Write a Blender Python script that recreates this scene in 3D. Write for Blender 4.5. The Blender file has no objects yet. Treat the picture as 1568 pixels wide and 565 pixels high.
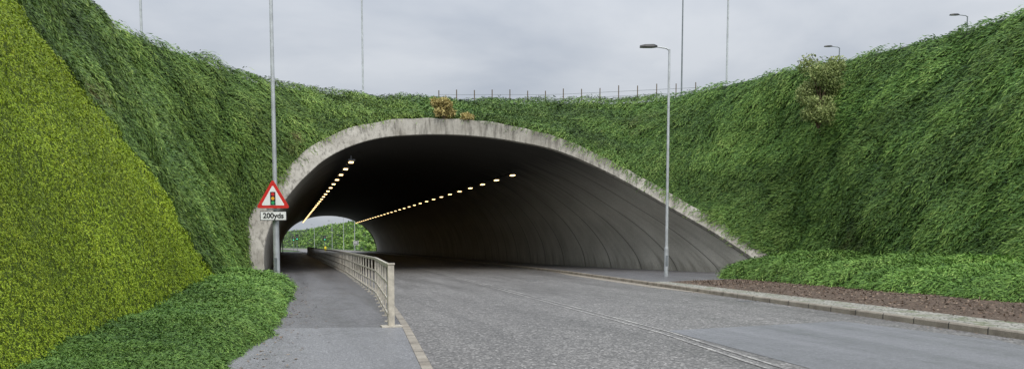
import bpy, math, random
import numpy as np
from mathutils import Vector
random.seed(3); rng=np.random.default_rng(7)
sc=bpy.context.scene
sc.view_settings.view_transform='Standard'; sc.view_settings.look='None'; sc.view_settings.exposure=0
C17,S17=math.cos(math.radians(17)),math.sin(math.radians(17))
def site(e,n,z=0.0):   # survey grid (rotated 17 deg) -> tunnel-axis world frame
    return (e*C17+n*S17, n*C17-e*S17, z)

# ------------------------------------------------------------- materials
class M:
    def __init__(s,name):
        s.m=bpy.data.materials.new(name); s.m.use_nodes=True
        s.n=s.m.node_tree.nodes; s.l=s.m.node_tree.links
        s.b=s.n['Principled BSDF']
    def L(s,a,b): s.l.new(a,b)
    def pos(s): return s.n.new('ShaderNodeNewGeometry').outputs['Position']
    def noise(s,vec,scale,detail=4,rough=.55):
        x=s.n.new('ShaderNodeTexNoise'); x.inputs['Scale'].default_value=scale
        x.inputs['Detail'].default_value=detail; x.inputs['Roughness'].default_value=rough
        s.L(vec,x.inputs['Vector']); return x.outputs['Fac']
    def vscale(s,vec,sc3):
        x=s.n.new('ShaderNodeVectorMath'); x.operation='MULTIPLY'; s.L(vec,x.inputs[0]); x.inputs[1].default_value=sc3; return x.outputs[0]
    def ramp(s,fac,stops):
        x=s.n.new('ShaderNodeValToRGB'); e=x.color_ramp.elements
        while len(e)<len(stops): e.new(.5)
        for i,(p,c) in enumerate(stops):
            e[i].position=p; e[i].color=(*c,1) if not isinstance(c,(int,float)) else (c,c,c,1)
        s.L(fac,x.inputs[0]); return x.outputs['Color']
    def mix(s,fac,a,b,mode='MIX'):
        x=s.n.new('ShaderNodeMix'); x.data_type='RGBA'; x.blend_type=mode
        if isinstance(fac,(int,float)): x.inputs[0].default_value=fac
        else: s.L(fac,x.inputs[0])
        for v,i in ((a,6),(b,7)):
            if isinstance(v,tuple): x.inputs[i].default_value=(*v,1)
            else: s.L(v,x.inputs[i])
        return x.outputs[2]
    def math(s,op,a,b=0.0,c=None):
        x=s.n.new('ShaderNodeMath'); x.operation=op
        for i,v in enumerate((a,b) if c is None else (a,b,c)):
            if isinstance(v,(int,float)): x.inputs[i].default_value=v
            else: s.L(v,x.inputs[i])
        return x.outputs[0]
    def mrange(s,v,a,b):
        x=s.n.new('ShaderNodeMapRange'); s.L(v,x.inputs[0]); x.inputs[1].default_value=a; x.inputs[2].default_value=b; return x.outputs[0]
    def bump(s,h,strength=.4,dist=.02):
        x=s.n.new('ShaderNodeBump'); x.inputs['Strength'].default_value=strength; x.inputs['Distance'].default_value=dist
        s.L(h,x.inputs['Height']); s.L(x.outputs[0],s.b.inputs['Normal'])
    def col(s,c):
        if isinstance(c,tuple): s.b.inputs['Base Color'].default_value=(*c,1)
        else: s.L(c,s.b.inputs['Base Color'])
    def rough(s,r):
        if isinstance(r,(int,float)): s.b.inputs['Roughness'].default_value=r
        else: s.L(r,s.b.inputs['Roughness'])
    def attr(s,name):
        x=s.n.new('ShaderNodeAttribute'); x.attribute_name=name; return x.outputs['Fac']

def simple(name,c,r=.5,metal=0,nz=.15,scale=6):
    m=M(name); p=m.pos(); n=m.noise(p,scale,5)
    m.col(m.ramp(n,[(.3,tuple(v*(1-nz) for v in c)),(.7,tuple(min(1,v*(1+nz)) for v in c))])); m.rough(r)
    m.b.inputs['Metallic'].default_value=metal; return m.m

def asphalt(name,lo,hi,wet=.5,tex=38,speck=.8,damp=.5):
    m=M(name); p=m.pos()
    big=m.noise(p,.35,5); streak=m.noise(m.vscale(p,(1.3,.10,1)),1.0,4); fine=m.noise(p,tex,3,.7); mid=m.noise(p,2.2,5,.65)
    vor=m.n.new('ShaderNodeTexVoronoi'); vor.inputs['Scale'].default_value=tex*.9; m.L(p,vor.inputs['Vector'])
    base=m.ramp(big,[(.3,lo),(.7,hi)])
    base=m.mix(.4,base,m.ramp(streak,[(.3,tuple(v*.7 for v in lo)),(.7,tuple(v*1.15 for v in hi))]))
    spec=m.ramp(vor.outputs['Color'],[(0,.3),(.5,.75),(.8,1.5),(1,3.0)])
    base=m.mix(speck,base,spec,'MULTIPLY')
    base=m.mix(m.ramp(mid,[(.48,0.0),(.72,damp)]),base,tuple(v*.5 for v in lo))
    m.col(base)
    m.rough(m.math('SUBTRACT',m.ramp(streak,[(.35,wet-.05),(.65,wet+.12)]),m.ramp(mid,[(.48,0.0),(.72,.1)])))
    m.b.inputs['Specular IOR Level'].default_value=.4
    m.bump(m.math('ADD',vor.outputs['Distance'],fine),.5,.009)
    return m.m

mat_road=asphalt('wet_asphalt',(.145,.137,.130),(.195,.186,.177),.52,34,.85,.35)
mat_patch=asphalt('smooth_asphalt',(.172,.172,.182),(.195,.195,.205),.42,60,.3,.12)
mat_path=asphalt('footway_asphalt',(.120,.117,.120),(.17,.165,.17),.42,45,.5,.5)
mat_path2=asphalt('footway_patch_asphalt',(.185,.183,.19),(.23,.228,.235),.42,60,.45,.35)

def kerbmat():
    m=M('kerb_concrete'); p=m.pos(); n=m.noise(p,3,6); n2=m.noise(p,40,3)
    sx=m.n.new('ShaderNodeSeparateXYZ'); m.L(p,sx.inputs[0])
    fr=m.math('FRACT',m.math('DIVIDE',sx.outputs[1],.915)); jo=m.math('LESS_THAN',fr,.03)
    c=m.ramp(n,[(.3,(.2,.17,.135)),(.7,(.36,.32,.26))])
    c=m.mix(.4,c,m.ramp(n2,[(.3,.5),(.7,1.4)]),'MULTIPLY')
    m.col(m.mix(jo,c,(.04,.035,.03))); m.rough(.6); m.bump(n2,.3,.01); return m.m
mat_kerb=kerbmat()

def paint():
    m=M('worn_white_paint'); p=m.pos(); n=m.noise(p,16,6,.7); n1=m.noise(p,1.2,3)
    f=m.ramp(m.math('ADD',n,m.math('MULTIPLY',n1,.5)),[(.60,0.0),(.80,1.0)])
    m.col(m.mix(f,(.56,.54,.50),(.19,.18,.175))); m.rough(.5); return m.m
mat_paint=paint()

def concrete_barrel():
    m=M('tunnel_concrete'); p=m.pos()
    al=m.attr('along'); ar=m.attr('around')
    cb=m.n.new('ShaderNodeCombineXYZ'); m.L(al,cb.inputs[0]); m.L(ar,cb.inputs[1])
    v=cb.outputs[0]
    st=m.noise(m.vscale(v,(2.2,.22,1)),1,6,.65); bg=m.noise(p,.5,6); fi=m.noise(p,12,5)
    c=m.ramp(st,[(.25,(.27,.25,.21)),(.5,(.47,.45,.395)),(.75,(.62,.60,.53))])
    c=m.mix(.5,c,m.ramp(bg,[(.3,(.35,.33,.285)),(.7,(.60,.57,.51))]))
    c=m.mix(.3,c,m.ramp(fi,[(.3,.6),(.7,1.3)]),'MULTIPLY')
    fr=m.math('FRACT',m.math('DIVIDE',al,2.4)); jo=m.math('LESS_THAN',fr,.024)
    near=m.ramp(fr,[(0,1.0),(.08,0.0),(.95,0.0),(1,.8)])
    c=m.mix(m.math('MULTIPLY',near,.28),c,(.14,.13,.11))
    c=m.mix(m.math('MULTIPLY',jo,.8),c,(.05,.05,.045))
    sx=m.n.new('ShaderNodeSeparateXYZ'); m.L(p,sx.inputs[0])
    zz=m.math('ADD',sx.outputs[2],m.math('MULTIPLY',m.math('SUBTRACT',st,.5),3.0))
    c=m.mix(m.math('MULTIPLY',m.mrange(zz,3.6,6.6),.94),c,(.028,.026,.024))  # darker with height: soot, plus the unlit ceiling's shade put into the colour
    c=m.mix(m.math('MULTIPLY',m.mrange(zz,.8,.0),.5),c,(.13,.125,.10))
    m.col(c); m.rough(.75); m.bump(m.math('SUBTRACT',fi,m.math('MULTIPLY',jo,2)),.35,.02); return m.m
mat_barrel=concrete_barrel()

def rimmat():
    m=M('weathered_concrete'); p=m.pos(); n=m.noise(p,.9,6,.6); n2=m.noise(p,9,6,.7)
    st=m.noise(m.vscale(p,(6,6,.7)),1,6,.65)
    c=m.ramp(n,[(.3,(.27,.248,.21)),(.6,(.43,.405,.355))])
    c=m.mix(m.ramp(st,[(.48,0.0),(.66,.7)]),c,(.10,.09,.075))
    c=m.mix(m.ramp(n2,[(.55,0.0),(.72,.5)]),c,(.13,.12,.10))
    m.col(c); m.rough(.85); m.bump(n2,.5,.03); return m.m
mat_rim=rimmat()

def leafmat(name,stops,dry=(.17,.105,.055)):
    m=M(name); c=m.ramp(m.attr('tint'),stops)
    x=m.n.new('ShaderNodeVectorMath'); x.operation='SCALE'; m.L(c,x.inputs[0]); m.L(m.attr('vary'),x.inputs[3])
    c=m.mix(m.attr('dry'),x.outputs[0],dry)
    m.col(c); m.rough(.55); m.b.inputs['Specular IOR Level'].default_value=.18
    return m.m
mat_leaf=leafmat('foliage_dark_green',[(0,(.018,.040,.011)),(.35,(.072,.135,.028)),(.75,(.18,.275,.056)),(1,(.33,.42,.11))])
mat_leafr=leafmat('foliage_right_green',[(0,(.018,.044,.012)),(.35,(.068,.142,.030)),(.75,(.172,.285,.060)),(1,(.32,.43,.12))])
mat_leafy=leafmat('foliage_yellow_green',[(0,(.12,.19,.014)),(.35,(.24,.34,.022)),(.8,(.36,.45,.032)),(1,(.48,.52,.06))])
mat_hedge=leafmat('hedge_green',[(0,(.02,.05,.014)),(.4,(.09,.18,.034)),(.8,(.20,.33,.07)),(1,(.34,.46,.13))])
mat_dry=leafmat('shrub_dry',[(0,(.14,.11,.035)),(.5,(.42,.34,.13)),(1,(.62,.54,.24))])
mat_shrub=leafmat('shrub_green',[(0,(.06,.09,.03)),(.5,(.2,.25,.08)),(1,(.38,.42,.17))])
def soilmat(name,a,b,sc_=5):
    m=M(name); p=m.pos(); n=m.noise(p,sc_,6,.7); n2=m.noise(p,sc_*7,4,.7)
    c=m.ramp(n,[(.3,a),(.7,b)]); c=m.mix(.7,c,m.ramp(n2,[(.3,.35),(.7,1.7)]),'MULTIPLY')
    m.col(c); m.rough(.9); m.bump(m.math('ADD',n,n2),.8,.06); return m.m
mat_under=soilmat('foliage_understorey',(.012,.026,.007),(.032,.062,.015),4)  # dark base colour paints in the shadow of gaps between leaves
def underw():
    m=M('embankment_understorey'); p=m.pos(); n=m.noise(p,4,6,.7); n2=m.noise(p,30,4,.7)
    c=m.ramp(n,[(.3,(.012,.026,.007)),(.7,(.032,.062,.015))])  # dark greens stand in for shadow in the leaf gaps
    c=m.mix(m.attr('planting'),c,m.ramp(n,[(.3,(.09,.14,.012)),(.7,(.17,.24,.02))]))
    c=m.mix(.7,c,m.ramp(n2,[(.3,.4),(.7,1.6)]),'MULTIPLY')
    m.col(c); m.rough(.9); m.bump(m.math('ADD',n,n2),.8,.06); return m.m
mat_emb=underw()
mat_grass=soilmat('grass',(.04,.07,.02),(.07,.12,.035),.5)
mat_mulch=soilmat('bark_mulch',(.075,.05,.034),(.15,.105,.075),3)
def settmat():
    m=M('pale_setts'); p=m.pos()
    v=m.n.new('ShaderNodeTexVoronoi'); v.inputs['Scale'].default_value=8; m.L(p,v.inputs['Vector'])
    v2=m.n.new('ShaderNodeTexVoronoi'); v2.feature='DISTANCE_TO_EDGE'; v2.inputs['Scale'].default_value=8; m.L(p,v2.inputs['Vector'])
    c=m.ramp(v.outputs['Color'],[(0,(.24,.225,.19)),(1,(.44,.42,.37))])
    e=m.math('LESS_THAN',v2.outputs['Distance'],.07)
    n=m.noise(p,2.5,5)
    c=m.mix(e,c,(.10,.10,.08)); c=m.mix(m.ramp(n,[(.50,0.0),(.66,.75)]),c,(.12,.14,.06))
    m.col(c); m.rough(.7); m.bump(v2.outputs['Distance'],.6,.03); return m.m
mat_sett=settmat()
mat_galv=simple('galvanised_steel',(.42,.44,.45),.45,.2,.2,3)
mat_galvd=simple('grey_painted_steel',(.17,.19,.2),.5,.2,.2,3)
mat_rail=simple('weathered_painted_steel',(.47,.43,.36),.5,.0,.3,7)
mat_black=simple('black_plastic',(.02,.02,.022),.4)
mat_red=simple('sign_red',(.62,.03,.025),.35,0,.05)
mat_white=simple('sign_white',(.8,.8,.78),.4,0,.04)
mat_back=simple('sign_back_grey',(.2,.2,.2),.5)
mat_amber=simple('sign_amber',(.8,.38,.02),.4,0,.05)
mat_green=simple('sign_green',(.03,.35,.12),.4,0,.05)
mat_yellow=simple('yellow_paint',(.75,.6,.03),.4,0,.05)
mat_wood=simple('twig_bark',(.12,.085,.05),.9)
def emis(name,c,s):
    m=M(name); m.col((.1,.1,.1)); m.b.inputs['Emission Color'].default_value=(*c,1); m.b.inputs['Emission Strength'].default_value=s; return m.m
mat_lamp=emis('tunnel_lamp_glow',(1,.68,.30),5.0)
mat_siggreen=emis('green_signal_glow',(.05,1,.5),1.5)

# ------------------------------------------------------------- mesh helpers
def link(o,parent=None):
    sc.collection.objects.link(o)
    if parent: o.parent=parent
    return o
def empty(name,loc=(0,0,0),rz=0):
    o=bpy.data.objects.new(name,None); o.location=loc; o.rotation_euler=(0,0,rz); o.empty_display_size=.3
    return link(o)
def mobj(name,v,f,mat,parent=None,smooth=False):
    me=bpy.data.meshes.new(name); me.from_pydata([tuple(map(float,a)) for a in v],[],[tuple(map(int,a)) for a in f]); me.materials.append(mat)
    if smooth: me.polygons.foreach_set('use_smooth',[True]*len(me.polygons))
    me.update(); return link(bpy.data.objects.new(name,me),parent)
def gridobj(name,P,mat,parent=None,smooth=True,flip=False):
    a,b=P.shape[:2]; idx=np.arange(a*b).reshape(a,b)
    q=np.stack([idx[:-1,:-1],idx[1:,:-1],idx[1:,1:],idx[:-1,1:]],-1).reshape(-1,4)
    if flip: q=q[:,::-1]
    return mobj(name,P.reshape(-1,3),q,mat,parent,smooth)
class B:  # box / tube accumulator
    def __init__(s): s.v=[]; s.f=[]
    def box(s,c,sz,rz=0):
        i=len(s.v); x,y,z=[k/2 for k in sz]; co,si=math.cos(rz),math.sin(rz)
        for dx,dy,dz in ((-x,-y,-z),(x,-y,-z),(x,y,-z),(-x,y,-z),(-x,-y,z),(x,-y,z),(x,y,z),(-x,y,z)):
            s.v.append((c[0]+dx*co-dy*si,c[1]+dx*si+dy*co,c[2]+dz))
        s.f+=[(i,i+3,i+2,i+1),(i+4,i+5,i+6,i+7),(i,i+1,i+5,i+4),(i+1,i+2,i+6,i+5),(i+2,i+3,i+7,i+6),(i+3,i,i+4,i+7)]
    def tube(s,pts,rad,n=12):
        pts=[Vector(p) for p in pts]; i0=len(s.v)
        for k,p in enumerate(pts):
            d=(pts[min(k+1,len(pts)-1)]-pts[max(k-1,0)])
            d.normalize(); a=d.orthogonal() if abs(d.z)<.9 else Vector((1,0,0)); a=(a-d*a.dot(d)).normalized(); b=d.cross(a)
            for j in range(n):
                t=2*math.pi*j/n; q=p+(a*math.cos(t)+b*math.sin(t))*rad[k]; s.v.append(tuple(q))
        for k in range(len(pts)-1):
            for j in range(n):
                j2=(j+1)%n; s.f.append((i0+k*n+j,i0+k*n+j2,i0+(k+1)*n+j2,i0+(k+1)*n+j))
        s.f.append(tuple(i0+j for j in range(n))[::-1]); s.f.append(tuple(i0+(len(pts)-1)*n+j for j in range(n)))
    def obj(s,name,mat,parent=None): return mobj(name,s.v,s.f,mat,parent)
def catmull(P,sub):
    P=np.array(P,float); out=[]
    Q=np.vstack([2*P[0]-P[1],P,2*P[-1]-P[-2]])
    for i in range(1,len(Q)-2):
        for k in range(sub):
            t=k/sub; p0,p1,p2,p3=Q[i-1:i+3]
            out.append(.5*((2*p1)+(-p0+p2)*t+(2*p0-5*p1+4*p2-p3)*t*t+(-p0+3*p1-3*p2+p3)*t**3))
    out.append(P[-1]); return np.array(out)
def wob(x,y,z,f=1.0,seed=0):
    r=np.random.default_rng(seed); s=0
    for k in range(7):
        a=r.normal(size=3)*f*(1.45**k)*.6; s=s+np.sin(a[0]*x+a[1]*y+a[2]*z+r.uniform(0,6.28))/(1.35**k)
    return s/2.6

# ------------------------------------------------------------- foliage scatter
REF=np.array([10,14,26.])
def norm(a): return a/np.maximum(np.linalg.norm(a,axis=-1,keepdims=True),1e-9)
def leaves(name,C,A,Bv,Ln,Wd,tint,mat,parent,vary=None,dry=None):
    n=len(C); V=np.empty((n,4,3),np.float32)
    V[:,0]=C; V[:,1]=C+A*Ln[:,None]*.5+Bv*Wd[:,None]*.5; V[:,2]=C+A*Ln[:,None]; V[:,3]=C+A*Ln[:,None]*.5-Bv*Wd[:,None]*.5
    me=bpy.data.meshes.new(name); me.vertices.add(n*4); me.vertices.foreach_set('co',V.ravel())
    me.loops.add(n*4); me.loops.foreach_set('vertex_index',np.arange(n*4,dtype=np.int32))
    me.polygons.add(n); me.polygons.foreach_set('loop_start',np.arange(0,n*4,4,dtype=np.int32))
    for nm,val in (('tint',tint),('vary',np.ones(n) if vary is None else vary),('dry',np.zeros(n) if dry is None else dry)):
        at=me.attributes.new(nm,'FLOAT','FACE'); at.data.foreach_set('value',val.astype(np.float32))
    me.materials.append(mat); me.update(calc_edges=True)
    return link(bpy.data.objects.new(name,me),parent)
def scatter(name,P,N,mat,parent,mask=None,L0=.5,K=7,w0=.055,lift=.55,flow=.6,side=1,smin=.35,jit=.6,t0=0,vamp=.42,dryamt=.6,cl=.16):
    a=P[:-1,:-1];b=P[1:,:-1];c=P[1:,1:];d=P[:-1,1:]
    nr=np.cross(c-a,d-b); area=np.linalg.norm(nr,axis=-1)/2; nr=norm(nr)
    ctr=(a+b+c+d)/4; nr=np.where(((REF-ctr)*nr).sum(-1,keepdims=True)<0,-nr,nr)
    dist=np.linalg.norm(ctr-np.array([0,0,1.6]),axis=-1); s=np.clip(dist/30,smin,1.15)
    w=area/s**2
    w=w*(ctr[...,1]>2)
    if mask is not None: w=w*mask(ctr)
    if t0: w[:,:t0]*=(ctr[:,:t0,2]<.15)
    w=w.ravel()/w.sum(); ch=rng.choice(len(w),N,p=w)
    a,b,c,d,nr,s=[x.reshape(-1,*x.shape[2:])[ch] for x in (a,b,c,d,nr,s)]
    u=rng.random((N,1));v=rng.random((N,1)); p=(a*(1-u)+b*u)*(1-v)+(d*(1-u)+c*u)*v
    X,Y,Z=p[:,0],p[:,1],p[:,2]
    nr=norm(nr+rng.normal(size=(N,3))*.12)
    dn=np.array([0,0,-1.])-nr*(-nr[:,2:3]); dn=norm(dn+1e-4)
    T=np.cross(nr,dn)*side
    ang=flow+ .45*wob(X,Y,Z,.5,11)+rng.normal(size=N)*jit
    D=dn*np.cos(ang)[:,None]+T*np.sin(ang)[:,None]
    Sd=np.cross(nr,D)
    L=(L0*s*rng.uniform(.6,1.35,N))
    clump=np.clip(.5+.55*wob(X,Y,Z,2.2,5),0,1)
    va=np.clip(1+vamp*(.75*wob(X,Y,Z,.35,81)+.75*wob(X,Y,Z,1.3,82)),.45,1.7)
    dr=np.clip((wob(X,Y,Z,.7,83)-.92)*4,0,1)*dryamt*(rng.random(N)<.8)
    p=p+nr*(rng.uniform(-.05,.14,N)*s+clump*cl*s)[:,None]
    Cs=[];As=[];Bs=[];Ls=[];Ws=[];Ts=[]
    q=p.copy(); base=rng.random(N)
    for k in range(K):
        t=k/(K-1)
        dk=norm(D+nr*(lift*(1.1-1.9*t))+np.array([0,0,-.25*t]))
        q=q+dk*(L/K)[:,None]
        sg=1 if k%2 else -1
        A=norm(dk+Sd*(sg*.5*(1-t*.6))+rng.normal(size=(N,3))*.2)
        Bv=norm(np.cross(A,nr+rng.normal(size=(N,3))*.4))
        Cs.append(q);As.append(A);Bs.append(Bv)
        Ls.append(L*rng.uniform(.2,.32,N));Ws.append(w0*s*rng.uniform(.6,1.3,N)*(1-.4*t))
        Ts.append(np.clip(.0+.46*t+.30*base+.28*clump+rng.normal(size=N)*.08,0,1))  # tips lighter as new growth; inner leaves darkened, depth shading put into tint
    cat=lambda x:np.concatenate(x)
    return leaves(name,cat(Cs),cat(As),cat(Bs),cat(Ls),cat(Ws),cat(Ts),mat,parent,np.tile(va,K),np.tile(dr,K))

# ------------------------------------------------------------- alignments (metres)
fL=lambda y:np.interp(y,[-20,5,9.4,13.4,17.6,22,38,60,160,190,260,400],[-1,1.3,1.75,2.15,2.5,2.8,3.15,3.25,3.3,3.2,-2,-40])
fC=lambda y:np.interp(y,[-20,0,8.5,12,39,60,100,160,190,260,400],[3,5,6.1,6.6,8.2,9.2,9.6,9.7,9.6,4,-34])
fR=lambda y:np.interp(y,[-20,0,9.4,19.6,25,39,60,160,190,260,400],[9.4,11,11.9,13,13.6,15,15.8,16.1,16,10.5,-27])
YS=np.concatenate([np.arange(-20,60,1.0),np.arange(60,401,4.0)])
def strip(name,fa,fb,z,mat,ys=YS,parent=None,n=2):
    P=np.array([[(fa(y)*(1-t)+fb(y)*t,y,z) for t in np.linspace(0,1,n)] for y in ys]); return gridobj(name,P,mat,parent,False,flip=True)
mobj('ground',[(-2500,-2500,-.03),(2500,-2500,-.03),(2500,2500,-.03),(-2500,2500,-.03)],[(0,1,2,3)],mat_grass)
strip('road',fL,fR,0.0,mat_road)
pa=[site(2.9,13.7,.004),site(6.9,15.4,.004),site(8.15,12.3,.004),site(7.3,4,.004),site(3.3,4,.004),site(3.86,9.5,.004)]
mobj('road_patch',pa,[(5,4,3,2,1,0)],mat_patch)
mk=empty('road_marking')
strip('line_a',lambda y:fC(y)-.15,lambda y:fC(y)-.085,.008,mat_paint,np.arange(-5,160,1.0),mk)
strip('line_b',lambda y:fC(y)+.07,lambda y:fC(y)+.135,.0081,mat_paint,np.arange(-5,160,1.0),mk)
ysT=np.concatenate([np.arange(-20,60,1.0),np.arange(60,161,4.0)])
strip('footpath',lambda y:-3.2+0*y,lambda y:fL(y)-.15,.12,mat_path,ysT)
mobj('footpath_patch',[(-1.5,6,.124),(float(fL(6))-.16,6,.124),(float(fL(9.4))-.16,9.4,.124),(float(fL(13.2))-.16,13.2,.124),(-1.5,14.0,.124)],[(0,1,2,3,4)],mat_path2)
ysR=np.concatenate([np.arange(26,60,1.0),np.arange(60,161,4.0)])
strip('footpath',lambda y:fR(y)+.15,lambda y:np.interp(y,[26,32,60],[22,23.2,19]),.12,mat_path,ysR)
ysm=np.arange(-20,26.6,.5)
gx=lambda y:fR(y)+.15+np.interp(y,[0,14,26],[1.1,1.1,.7])
strip('sett_paving',lambda y:fR(y)+.15,gx,.125,mat_sett,ysm)
P=np.array([[((gx(y))*(1-t)+19.5*t,y,.12+.05*math.sin(math.pi*min(1,t*1.6)*.5)+.03*wob(19*t,y,0,2.5,3)*min(1,t*9)*min(1,(26.6-y))) for t in np.linspace(0,1,22)] for y in np.arange(-20,26.7,.3)])
gridobj('mulch_bed',P,mat_mulch,flip=True)
nch=9000; cy=rng.uniform(4,26,nch); tt=rng.random(nch)**.8; cx=gx(cy)-.15+tt*(18.6-gx(cy)); 
Cc=np.stack([cx,cy,.14+.05*np.sin(np.pi*np.minimum(1,tt*1.6)*.5)+0*cx],-1); Aa=norm(rng.normal(size=(nch,3))*np.array([1,1,.3])); Bb=norm(np.cross(Aa,rng.normal(size=(nch,3))*.4+np.array([0,0,1])))
mat_chip=leafmat('bark_chips',[(0,(.05,.035,.022)),(.6,(.17,.115,.08)),(1,(.34,.26,.19))])
ch=leaves('bark_chip_litter',Cc,Aa,Bb,rng.uniform(.04,.12,nch),rng.uniform(.02,.05,nch),rng.random(nch)**1.5,mat_chip,bpy.data.objects['mulch_bed'])
def kerb(name,f,sg,ys):
    prof=[(0,-.02),(0,.10),(sg*.02,.127),(sg*.15,.127),(sg*.15,.05)]
    P=np.array([[(f(y)+a,y,z) for a,z in prof] for y in ys]); return gridobj(name,P,mat_kerb,None,False,flip=(sg>0))
kerb('kerb',lambda y:fL(y),-1,YS); kerb('kerb',lambda y:fR(y),1,YS)
strip('gutter_channel',lambda y:fR(y)-.02-.55*np.interp(y,[20,25,36,42],[0,1,1,0]),lambda y:fR(y)-.01,.005,mat_kerb,np.arange(20,44,.5))
def gully(loc,rz):
    e=empty('drain_cover',loc,rz); b=B()
    for s_ in (-1,1): b.box((s_*.21,0,.006),(.04,.46,.012)); b.box((0,s_*.21,.006),(.38,.04,.011))
    for k in range(6): b.box((-.15+k*.06,0,.005),(.025,.38,.008))
    b.obj('grating',mat_back,e); b=B(); b.box((0,0,.001),(.38,.38,.002)); b.obj('pit',mat_black,e)
gully((float(fR(18))-.35,18,.001),-.1); gully((float(fC(26))+3,31,.001),0)
nl=900; ly=rng.uniform(5,30,nl); sd_=rng.random(nl); lx=np.where(sd_<.5,fR(ly)-rng.exponential(.18,nl)-.02,np.interp(ly,[0,10,14,21,27,30],[-1.2,-.5,-.05,.2,.2,-.6])+rng.exponential(.25,nl))
lz=np.where(sd_<.5,.012,.135); Cc=np.stack([lx,ly,lz],-1); Aa=norm(rng.normal(size=(nl,3))*np.array([1,1,.12])); Bb=norm(np.cross(Aa,np.array([0,0,1.])+rng.normal(size=(nl,3))*.1))
leaves('fallen_leaves',Cc,Aa,Bb,rng.uniform(.03,.08,nl),rng.uniform(.02,.045,nl),rng.random(nl),mat_chip,None)

# ------------------------------------------------------------- tunnel
outer=[(-12.67,35.5,-.05),(-12.98,36,1.76),(-12.93,36.5,2.89),(-12.49,37,3.89),(-11.83,37.6,4.82),(-11.30,38.3,5.66),(-10.65,39,6.53),(-9.48,39.9,7.42),(-7.87,40.7,8.07),(-5.98,41.3,8.39),(-3.84,41.8,8.51),(-1.64,42.2,8.42),(.60,42.3,8.03),(2.83,42.1,7.40),(4.99,41.5,6.33),(7.05,40.7,5.12),(8.96,39.6,3.84),(10.75,38.5,2.59),(12.12,37.5,1.50),(13.29,36.6,.53),(13.78,36.2,-.05)]
inner=[(-11.92,35.5,-.05),(-12.08,36,1.28),(-11.99,36.5,2.34),(-11.64,37,3.33),(-11.10,37.6,4.32),(-10.55,38.3,5.15),(-9.78,39,6.01),(-8.67,39.9,6.78),(-7.26,40.7,7.32),(-5.62,41.3,7.56),(-3.77,41.8,7.66),(-1.83,42.2,7.60),(.22,42.3,7.32),(2.27,42.1,6.81),(4.25,41.5,5.89),(6.26,40.7,4.73),(8.19,39.6,3.42),(10.0,38.5,2.21),(11.30,37.5,1.20),(12.16,36.6,.40),(12.60,36.2,-.05)]
SUB=5
Ow=[site(*p) for p in outer]; Iw=[site(*p) for p in inner]
O=catmull(Ow,SUB); I=catmull(Iw,SUB); nr_=len(O)
k_=np.interp(np.arange(nr_)/(nr_-1),[0,.1,.6,.72,1],[.0,.0,0,.15,.22])[:,None]
I=I*(1-k_)+O*k_
tun=empty('road_tunnel',(0,0,0))
th=np.linspace(np.pi,0,nr_); HX,HA,HB=8.8,9.7,7.6
ell=np.stack([HX+HA*np.sign(np.cos(th))*np.abs(np.cos(th))**.92,np.zeros(nr_),HB*np.abs(np.sin(th))**.92-.05],-1)
nst=26; rows=[];al=[]
YE=62.
for j in range(nst+1):
    t=j/nst; e=1-(1-t)**2.2
    r=I*(1-e)+ell*e; r[:,1]=I[:,1]*(1-t)+YE*t; rows.append(r); al.append(t*24.)
for y in np.arange(66,161,4.0):
    r=ell.copy(); r[:,1]=y; rows.append(r); al.append(24+(y-YE))
R=np.array(rows)
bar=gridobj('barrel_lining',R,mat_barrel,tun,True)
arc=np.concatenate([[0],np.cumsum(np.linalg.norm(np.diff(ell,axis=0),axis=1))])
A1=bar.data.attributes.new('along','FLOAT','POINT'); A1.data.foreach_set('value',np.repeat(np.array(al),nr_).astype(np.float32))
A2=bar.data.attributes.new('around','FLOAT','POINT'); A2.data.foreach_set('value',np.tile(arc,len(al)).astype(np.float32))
def wobrow(Pp,amp,seed): 
    Q=Pp.copy(); Q[:,2]+=amp*wob(Q[:,0],Q[:,1],Q[:,2],2.5,seed)*(Q[:,2]>.3); return Q
fwd=np.array([.05,-.30,0])
Oo=O+norm(O-I)*.04
Of=Oo+fwd; If=I+fwd
back=O+np.array([0,1.3,-.15])
ring=np.array([I+np.array([0,.02,0]),If,If*.97+Of*.03+np.array([0,-.03,0]),If*.5+Of*.5+np.array([0,-.03,0]),If*.04+Of*.96+np.array([0,-.03,0]),wobrow(Of,.05,3),Oo,back])
gridobj('portal_ring',ring,mat_rim,tun,False)
lb=B(); gb=B()
hz=HB*math.sqrt(1-(5.3/HA)**2)
for s_,y0 in ((-5.3,41.3),(5.3,46.0)):
    y=y0
    while y<158:
        lb.box((HX+s_,y,hz-.33),(.22,.48,.05)); gb.box((HX+s_,y,hz-.26),(.36,.8,.11)); gb.box((HX+s_,y,hz-.1),(.06,.1,.24)); y+=3.8
    gb.box((HX+s_,(y0+158)/2,hz-.17),(.12,158-y0,.05))
tl=empty('tunnel_light'); gb.obj('housings_and_tray',mat_black,tl); lb.obj('lamp_lenses',mat_lamp,tl)
eF=ell.copy(); eF[:,1]=160.; top=eF.copy(); top[:,2]=11.; top[:,1]=160
gridobj('far_headwall',np.array([eF,top]),mat_rim,tun,False)
mobj('far_wing_bank',[(-1,160,0),(-1,160,11),(-150,160,11),(-150,160,0),(18.6,160,0),(18.6,160,11),(200,160,11),(200,160,0)],[(0,1,2,3),(7,6,5,4)],mat_under,tun)

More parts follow.
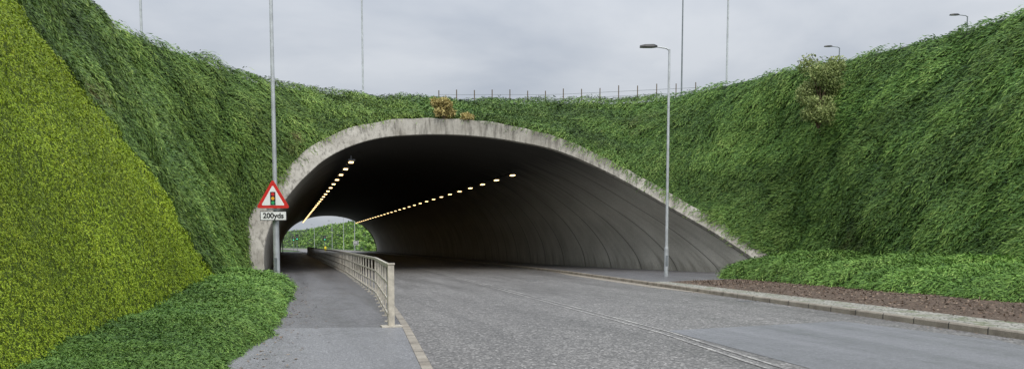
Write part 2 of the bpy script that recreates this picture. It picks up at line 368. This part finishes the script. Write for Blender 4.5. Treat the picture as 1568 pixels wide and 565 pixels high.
# ------------------------------------------------------------- embankment
toeL=[(-2.3,-20,0),(-2.3,-5,0),(-2.3,6,0),(-2.2,15,0),(-2.1,22,0),(-1.9,28,0),(-1.85,33,0)]
creL=[(-7.4,-20),(-7.4,-5),(-7.4,6),(-7.4,15),(-7.4,22),(-7.4,27),(-7.2,31)]
creM=[(-6.9,33.5),(-6.4,35),(-5.9,36.3),(-5.3,37.6),(-4.4,39.3),(-3.2,41.3),(-1.6,43.8),(.6,45.6),(3.2,47),(6,47.8),(8.8,48),(11.5,47.6),(14.2,46.8),(16.8,45.7),(19.2,44.4),(21.2,43),(22.8,40.6),(24,37.8),(24.8,35.3),(25.6,33),(26.2,31)]
toeR=[(23.4,27,0),(23,22,0),(22.6,17,0),(22.4,10,0),(22.4,0,0),(22.4,-20,0)]
creR=[(26.9,28.6),(27.5,25),(27.8,20.5),(27.9,12),(27.9,0),(27.9,-20)]
base=catmull(toeL+[tuple(p) for p in Ow]+toeR,SUB)
cre=catmull([(x,y,10.85) for x,y in creL+creM+creR],SUB)
NT=40
tv=np.linspace(0,1,NT)
Pm=base[:,None,:]*(1-tv)[None,:,None]+cre[:,None,:]*tv[None,:,None]
ctr=np.array([10,22,0.]); dirn=ctr-Pm; dirn[...,2]=0; dirn=norm(dirn)
bul=np.sin(np.pi*tv)**1.0*.30*np.clip((cre[:,2]-base[:,2])/10,0,1)[:,None]
w=.42*wob(Pm[...,0],Pm[...,1],Pm[...,2],.55,21)+.20*wob(Pm[...,0],Pm[...,1],Pm[...,2],1.6,22)
w*=np.clip(tv*4,0,1)[None,:]
def yreg(x,y,z): return np.clip((25-(z-.5)*1.685+.25*wob(x,y,z,1.5,9)-y)/.5,0,1)*(x<0)
yl=yreg(Pm[...,0],Pm[...,1],Pm[...,2])
Pm=Pm+dirn*(bul+w*(1-.7*yl)+.35*yl*np.clip(tv*4,0,1)[None,:])[...,None]
Pm[...,2]-= (np.clip((tv-.88)/.12,0,1)**2*.25)[None,:]
Pm[:,-6:,2]+= (.14*wob(Pm[:,-6:,0],Pm[:,-6:,1],0,1.2,31))*np.linspace(0,1,6)[None,:]
emb=gridobj('embankment',Pm,mat_emb,None,True)
pa_=emb.data.attributes.new('planting','FLOAT','POINT'); pa_.data.foreach_set('value',yl.ravel().astype(np.float32))
isy=lambda c:(yreg(c[...,0],c[...,1],c[...,2])>.5)
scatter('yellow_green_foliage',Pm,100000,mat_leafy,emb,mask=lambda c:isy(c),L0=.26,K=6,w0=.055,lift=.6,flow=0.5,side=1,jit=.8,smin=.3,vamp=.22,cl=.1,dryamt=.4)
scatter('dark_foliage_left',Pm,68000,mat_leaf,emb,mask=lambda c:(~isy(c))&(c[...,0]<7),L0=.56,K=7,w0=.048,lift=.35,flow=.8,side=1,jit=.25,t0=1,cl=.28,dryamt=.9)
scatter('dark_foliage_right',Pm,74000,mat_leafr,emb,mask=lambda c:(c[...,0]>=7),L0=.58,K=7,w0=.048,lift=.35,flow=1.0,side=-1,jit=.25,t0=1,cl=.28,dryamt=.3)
ol=[]
for p in Pm[:,-1]:
    if p[1]<31: ol.append((-200 if p[0]<10 else 240,p[1],10.6))
    else:
        t=(math.atan2(p[0]-10,p[1]-31)); ol.append((10+max(-210,min(230,math.tan(max(-1.45,min(1.45,t)))*128)),159.9,10.9))
PP=np.array([Pm[:,-1],Pm[:,-1]*.97+np.array(ol)*.03-np.array([0,0,.2]),np.array(ol)]); PP[2,:,2]=11
gridobj('elevated_ground',PP,mat_grass,None,False)

# ------------------------------------------------------------- low hedges
def hp(xb,xf,h0,h1,ys,seed,end):
    rows=[]
    for y in ys:
        a,b=xb(y),xf(y); row=[]
        e=math.sqrt(max(0,min(1,(end-y)/1.6)))
        for t in np.linspace(0,1,18):
            x=a*(1-t)+b*t; z=(h1*(1-t)+h0*t)*(min(1,(1-t)*6)**.5 if t>.8 else 1)*e
            row.append((x+.16*float(wob(x,y,0,1.8,seed))*t,y,.1+z*(1+.25*float(wob(x,y,0,1.3,seed+1)))))
        rows.append(row)
    return np.array(rows)
HL=hp(lambda y:-2.9,lambda y:np.interp(y,[0,10,14,21,27,30],[-1.35,-.75,-.3,-.05,-.05,-.9]),.24,.30,np.arange(0,28.31,.3),41,28.3)
hl=gridobj('hedge',HL,mat_under,None,True)
scatter('hedge_foliage',HL,60000,mat_hedge,hl,L0=.5,w0=.045,lift=.7,flow=.5,side=1,smin=.3,jit=.7,dryamt=0,cl=.28)
HR=hp(lambda y:23.2,lambda y:np.interp(y,[0,14,25,28,30],[17.2,17.4,18.2,18.6,19.6]),.44,.72,np.arange(0,30.2,.3),47,30.3)
hr=gridobj('hedge',HR,mat_under,None,True)
scatter('hedge_foliage',HR,48000,mat_hedge,hr,L0=.5,w0=.045,lift=.7,flow=.5,side=-1,smin=.4,jit=.7,dryamt=0,cl=.28)

# ------------------------------------------------------------- shrubs
def shrub(name,loc,rx,rz,mat,n,seed):
    r=np.random.default_rng(seed); par=empty(name,loc)
    b=B(); lob=[]
    for k in range(12):
        a=r.uniform(0,6.28); q=(math.cos(a)*rx*r.uniform(.2,.8),math.sin(a)*rx*r.uniform(.3,.85),rz*r.uniform(.2,1.7)); lob.append(q)
        b.tube([(0,0,-.2),(q[0]*.4,q[1]*.4,q[2]*.5),q],[.04,.025,.008],6)
    b.obj('stems',mat_wood,par)
    lob=np.array(lob); ci=r.integers(0,len(lob),n)
    d=norm(r.normal(size=(n,3)))*(r.random(n)**.4)[:,None]*np.array([rx*.5,rx*.5,rz*.5]); C=lob[ci]+d
    A=norm(r.normal(size=(n,3))+np.array([0,0,.5])); Bv=norm(np.cross(A,r.normal(size=(n,3))))
    leaves('foliage',C,A,Bv,r.uniform(.08,.2,n),r.uniform(.04,.08,n),np.clip(r.random(n)*.6+.4*(d[:,2]/rz+.5),0,1),mat,par)
shrub('shrub',site(-3.8,41.6,8.55),.6,.5,mat_dry,3500,1)
shrub('shrub',site(-2.5,41.9,8.5),.35,.2,mat_dry,700,2)
shrub('shrub',site(14.7,35.8,8.3),1.0,1.1,mat_shrub,6000,3)
shrub('shrub',site(14.3,35.0,7.2),.7,.6,mat_shrub,2500,4)

# ------------------------------------------------------------- railing (post-and-rail)
fr_=lambda y:float(np.interp(y,[13.4,21,38,60,160],[1.80,2.42,2.88,3.0,3.05]))
b=B(); y=13.35
b.box((fr_(y),y,.12+.55),(.11,.11,1.12)); b.box((fr_(y),y,.13),(.36,.3,.03)); b.box((fr_(y),y,1.255),(.13,.13,.03))
y=14.3
while y<112:
    a=-math.atan2(fr_(y+.3)-fr_(y),.3)
    b.box((fr_(y),y,.12+.53),(.035,.05,1.06),a); b.box((fr_(y),y,.128),(.14,.14,.015),a)
    y+=1.15
for z,wd,hh in ((1.205,.06,.07),(.86,.022,.04),(.54,.022,.04),(.25,.03,.04)):
    y=13.35
    while y<112:
        y2=y+1; b.box(((fr_(y)+fr_(y2))/2,(y+y2)/2,z),(wd,1.01,hh),-math.atan2(fr_(y2)-fr_(y),1)); y=y2
b.obj('pedestrian_railing',mat_rail)

# ------------------------------------------------------------- street lamps
def lamp(loc,h,arm=1.1,head=True,rz=0,rb=.1,rt=.05,mat=None,bh=1.4):
    mat=mat or mat_galv
    par=empty('street_lamp',loc,rz); c=B()
    c.tube([(0,0,-.3),(0,0,bh),(0,0,bh+.12),(0,0,h-.3),(0,0,h)],[rb,rb,rb*.72,rt,rt*.9],14); c.obj('column',mat,par)
    c=B(); c.box((0,-rb*.98,.75),(.1,.03,.5)); c.obj('access_door',mat_galvd,par)
    if head:
        c=B(); c.tube([(0,0,h-.05),(-.15,0,h+.05),(-arm+.3,0,h+.12)],[.035,.035,.03],8); c.obj('bracket_arm',mat,par)
        v=[];f=[]; st=[(-arm+.4,.05,.05),(-arm+.25,.13,.11),(-arm-.15,.17,.10),(-arm-.38,.12,.05)]
        for x,wy,hz_ in st:
            zc=h+.13
            v+=[(x,-wy,zc-.04),(x,wy,zc-.04),(x,wy*.8,zc+hz_*.6),(x,0,zc+hz_),(x,-wy*.8,zc+hz_*.6)]
        for i in range(3):
            for j in range(5): f.append((i*5+j,i*5+(j+1)%5,(i+1)*5+(j+1)%5,(i+1)*5+j))
        f+= [tuple(range(5))[::-1],tuple(range(15,20))]
        mobj('luminaire',v,f,mat_black,par)
        c=B(); c.box((-arm-.02,0,h+.08),(.42,.2,.015)); c.obj('lens',mat_back,par)
    return par
rz=math.radians(-17)
lamp(site(-8.87,27.9,.1),12.5,rz=rz,bh=2.5,rb=.115,rt=.06)
lamp(site(7.13,34.2,.1),10.3,arm=.95,rz=rz,bh=1.3,rb=.1,rt=.05)
for e,n,h in ((13.3,59,9.9),(14.4,50.5,13),(-10.4,52.5,13),(-19.6,40,12),(32.1,74,10),(38.5,64,10)):
    lamp(site(e,n,10.8),h,rz=rz,mat=mat_galvd if h<11 else mat_galv,rb=.09)
fe=empty('wire_fence'); b=B(); pts=[]
for k in range(15):
    t=k/14; e=-5+t*17; n=51.4-max(0,e-3)*.25; p=site(e,n); pts.append(p); b.tube([(p[0],p[1],10.7),(p[0],p[1],12.05+.15*random.random())],[.035,.035],6)
b.obj('posts',mat_wood,fe); b=B()
for z in (11.2,11.5,11.8): b.tube([(p[0],p[1],z) for p in pts],[.012]*15,5)
b.obj('wires',mat_galvd,fe)

# ------------------------------------------------------------- warning sign
sx,sy,_=site(-8.87,27.75)
sg=empty('traffic_sign',(sx,sy,0),math.radians(-15))
def rtri(w,r,yy,th_,name,mat,cz,par):
    h=w*math.sqrt(3)/2; pts=[(-w/2,-h/3),(w/2,-h/3),(0,2*h/3)]; out=[]
    for i,(x,z) in enumerate(pts):
        d=math.hypot(x,z); cx,cz_=x*(1-2*r/d),z*(1-2*r/d); a0=math.atan2(z,x)
        for k in range(-4,5): a=a0+k/4*math.pi/3; out.append((cx+r*math.cos(a),cz_+r*math.sin(a)))
    n=len(out); v=[(x,yy,cz+z) for x,z in out]+[(x,yy+th_,cz+z) for x,z in out]
    f=[tuple(range(n)),tuple(range(2*n-1,n-1,-1))]+[(i,n+i,n+(i+1)%n,(i+1)%n) for i in range(n)]
    return mobj(name,v,f,mat,par)
cz=3.30
rtri(1.24,.06,-.14,.02,'triangle_plate',mat_red,cz,sg)
rtri(.86,.03,-.146,.004,'white_field',mat_white,cz-.005,sg)
rtri(1.2,.05,-.116,.008,'plate_back',mat_back,cz,sg)
b=B(); b.box((0,-.152,cz-.0),(.19,.006,.48)); b.obj('signal_symbol',mat_black,sg)
for dz,m_ in ((.155,mat_red),(0,mat_amber),(-.155,mat_green)):
    b=B(); b.tube([(0,-.155,cz+dz),(0,-.16,cz+dz)],[.062,.062],16); b.obj('symbol_disc',m_,sg)
b=B(); b.box((0,-.12,2.66),(.98,.02,.35)); b.obj('distance_plate_border',mat_black,sg)
b=B(); b.box((0,-.133,2.66),(.93,.004,.30)); b.obj('distance_plate',mat_white,sg)
for zc in (3.5,3.1,2.66):
    b=B(); b.box((0,-.06,zc),(.22,.12,.05)); b.obj('clamp',mat_galvd,sg)
b=B(); b.box((0.0,-.09,2.9),(.5,.05,.06)); b.obj('lamp_bracket',mat_galvd,sg)
cu=bpy.data.curves.new('lettering','FONT'); cu.body='200yds'; cu.size=.27; cu.align_x='CENTER'; cu.align_y='CENTER'; cu.extrude=.002; cu.offset=.008
cu.materials.append(mat_black); to=bpy.data.objects.new('lettering',cu); to.location=(0,-.140,2.66); to.rotation_euler=(math.pi/2,0,0); link(to,sg)

# ------------------------------------------------------------- beyond the tunnel
toe=[(20,165,0),(19,220,0),(18,290,0),(10,380,0),(-4,470,0),(-60,640,0),(-200,800,0)]
cr=[(30,162,10.5),(29,220,10.5),(26,290,10.8),(20,380,10.8),(8,480,10.5),(-50,690,9),(-200,880,6)]
a=catmull(toe,10); c=catmull(cr,10); t=np.linspace(0,1,14)
Pb=a[:,None]*(1-t)[None,:,None]+c[:,None]*t[None,:,None]
Pb[...,0]-=1.0*np.sin(np.pi*t)[None,:]; Pb[...,2]+=.5*wob(Pb[...,0],Pb[...,1],Pb[...,2],.5,61)*np.sin(np.pi*t*.9+.1)[None,:]
bk=gridobj('grass_bank',Pb,mat_under,None,True)
def far_leaves(P,N,par):
    a=P[:-1,:-1];b_=P[1:,:-1];c_=P[1:,1:];d_=P[:-1,1:]; n_=P.shape[0]-1; m_=P.shape[1]-1
    i=rng.integers(0,n_,N);j=rng.integers(0,m_,N);u=rng.random((N,1));v=rng.random((N,1))
    p=(a[i,j]*(1-u)+b_[i,j]*u)*(1-v)+(d_[i,j]*(1-u)+c_[i,j]*u)*v
    A=norm(rng.normal(size=(N,3))+np.array([0,0,-.4])); Bv=norm(np.cross(A,rng.normal(size=(N,3))))
    leaves('foliage',p,A,Bv,rng.uniform(.7,1.6,N),rng.uniform(.3,.7,N),np.clip(rng.random(N)*.8+.15,0,1),mat_hedge,par)
far_leaves(Pb,16000,bk)
N=5000; tp=np.stack([rng.uniform(-330,-60,N),rng.uniform(560,620,N),rng.random(N)**.7*1.0],-1)
tp[:,2]*=5+4*wob(tp[:,0],0,0,.08,71); tp[:,2]=np.abs(tp[:,2])
A=norm(rng.normal(size=(N,3))); leaves('distant_trees',tp,A,norm(np.cross(A,rng.normal(size=(N,3)))),rng.uniform(2,4,N),rng.uniform(1,2.2,N),rng.random(N)*.8,mat_leaf,None)
for x,y,h in ((17.6,200,10),(17.3,235,10),(16.2,275,10),(12,330,10),(-6,290,10)):
    lamp((x,y,0),h,rz=0,rb=.12,rt=.08)
def siglight(loc,rz=0):
    p=empty('traffic_light',loc,rz); b=B(); b.tube([(0,0,0),(0,0,3.4)],[.08,.07],10); b.obj('pole',mat_galvd,p)
    b=B(); b.box((0,-.16,3.2),(.38,.24,1.05)); b.box((0,-.03,3.2),(.65,.02,1.4)); b.obj('signal_head',mat_black,p)
    for dz,m_ in ((.33,mat_back),(0,mat_back),(-.33,mat_siggreen)):
        b=B(); b.tube([(0,-.285,3.2+dz),(0,-.30,3.2+dz)],[.12,.12],12); b.obj('lens',m_,p)
siglight((2.6,178,0)); siglight((9.7,196,0)); siglight((2.2,214,0)); siglight((-.5,150,.1))
b=B(); b.box((9.6,192,.5),(.5,.4,1.0)); b.box((9.6,191.78,.75),(.42,.03,.35)); b.tube([(9.6,192,.9),(9.6,192,1.15)],[.2,.12],10); b.obj('keep_left_bollard',mat_yellow)
sgn=empty('direction_sign',(17.0,190,0)); b=B(); b.tube([(-.5,0,0),(-.5,0,2.6)],[.05,.05],8); b.tube([(.5,0,0),(.5,0,2.6)],[.05,.05],8); b.obj('posts',mat_galvd,sgn)
b=B(); b.box((0,-.09,2.0),(1.3,.04,1.1)); b.obj('panel',mat_white,sgn); b=B(); b.box((0,-.118,2.0),(1.2,.01,1.0)); b.obj('panel_face',mat_back,sgn)
b=B(); b.box((-.1,-.13,2.2),(.8,.008,.1)); b.box((-.1,-.13,1.9),(.9,.008,.1)); b.obj('legend',mat_white,sgn)

# ------------------------------------------------------------- world / sun / camera
W=bpy.data.worlds.new('World'); sc.world=W; W.use_nodes=True; n=W.node_tree.nodes; l=W.node_tree.links
bg=n['Background']; bg.inputs[1].default_value=.1
sky=n.new('ShaderNodeTexSky'); sky.sky_type='NISHITA'; sky.sun_disc=False; sky.sun_elevation=math.radians(45); sky.sun_rotation=math.radians(190)
tc=n.new('ShaderNodeTexCoord'); sp=n.new('ShaderNodeSeparateXYZ'); l.new(tc.outputs['Generated'],sp.inputs[0])
def mt(op,a,b):
    x=n.new('ShaderNodeMath'); x.operation=op
    for i,v in enumerate((a,b)):
        if isinstance(v,(int,float)): x.inputs[i].default_value=v
        else: l.new(v,x.inputs[i])
    return x.outputs[0]
z=mt('MAXIMUM',sp.outputs[2],0.0); zz=mt('ADD',z,.22)
cb=n.new('ShaderNodeCombineXYZ'); l.new(mt('DIVIDE',sp.outputs[0],zz),cb.inputs[0]); l.new(mt('DIVIDE',sp.outputs[1],zz),cb.inputs[1])
nz=n.new('ShaderNodeTexNoise'); nz.inputs['Scale'].default_value=1.3; nz.inputs['Detail'].default_value=6; nz.inputs['Roughness'].default_value=.5; nz.inputs['Distortion'].default_value=.3; l.new(cb.outputs[0],nz.inputs['Vector'])
rp=n.new('ShaderNodeValToRGB'); e=rp.color_ramp.elements; e[0].position=.34; e[0].color=(.44,.485,.56,1); e[1].position=.60; e[1].color=(.67,.70,.745,1); l.new(nz.outputs['Fac'],rp.inputs[0])
# overcast luminance: brighter overhead and towards the hidden sun (behind the viewer, -Y)
gain=mt('ADD',mt('ADD',mt('MULTIPLY',mt('MULTIPLY',z,z),26.0),8.7),mt('MULTIPLY',mt('MAXIMUM',mt('MULTIPLY',sp.outputs[1],-1.0),0.0),13.0))
vm=n.new('ShaderNodeVectorMath'); vm.operation='SCALE'; l.new(rp.outputs[0],vm.inputs[0]); l.new(gain,vm.inputs[3])
mx=n.new('ShaderNodeMix'); mx.data_type='RGBA'; mx.inputs[0].default_value=.93; l.new(sky.outputs[0],mx.inputs[6]); l.new(vm.outputs[0],mx.inputs[7]); l.new(mx.outputs[2],bg.inputs[0])
sd=bpy.data.lights.new('sun','SUN'); sd.energy=1.5; sd.angle=math.radians(30); sd.color=(1,.93,.82)
so=bpy.data.objects.new('sun',sd); link(so); so.rotation_euler=(math.radians(45),0,math.radians(-10))
cd=bpy.data.cameras.new('camera'); cam=bpy.data.objects.new('camera',cd); link(cam); sc.camera=cam
cam.location=(0,0,1.6); cam.rotation_euler=(math.radians(86),0,math.radians(-17)); cd.lens=26; cd.sensor_width=36; cd.shift_y=.109; cd.clip_end=6000; cd.clip_start=.1
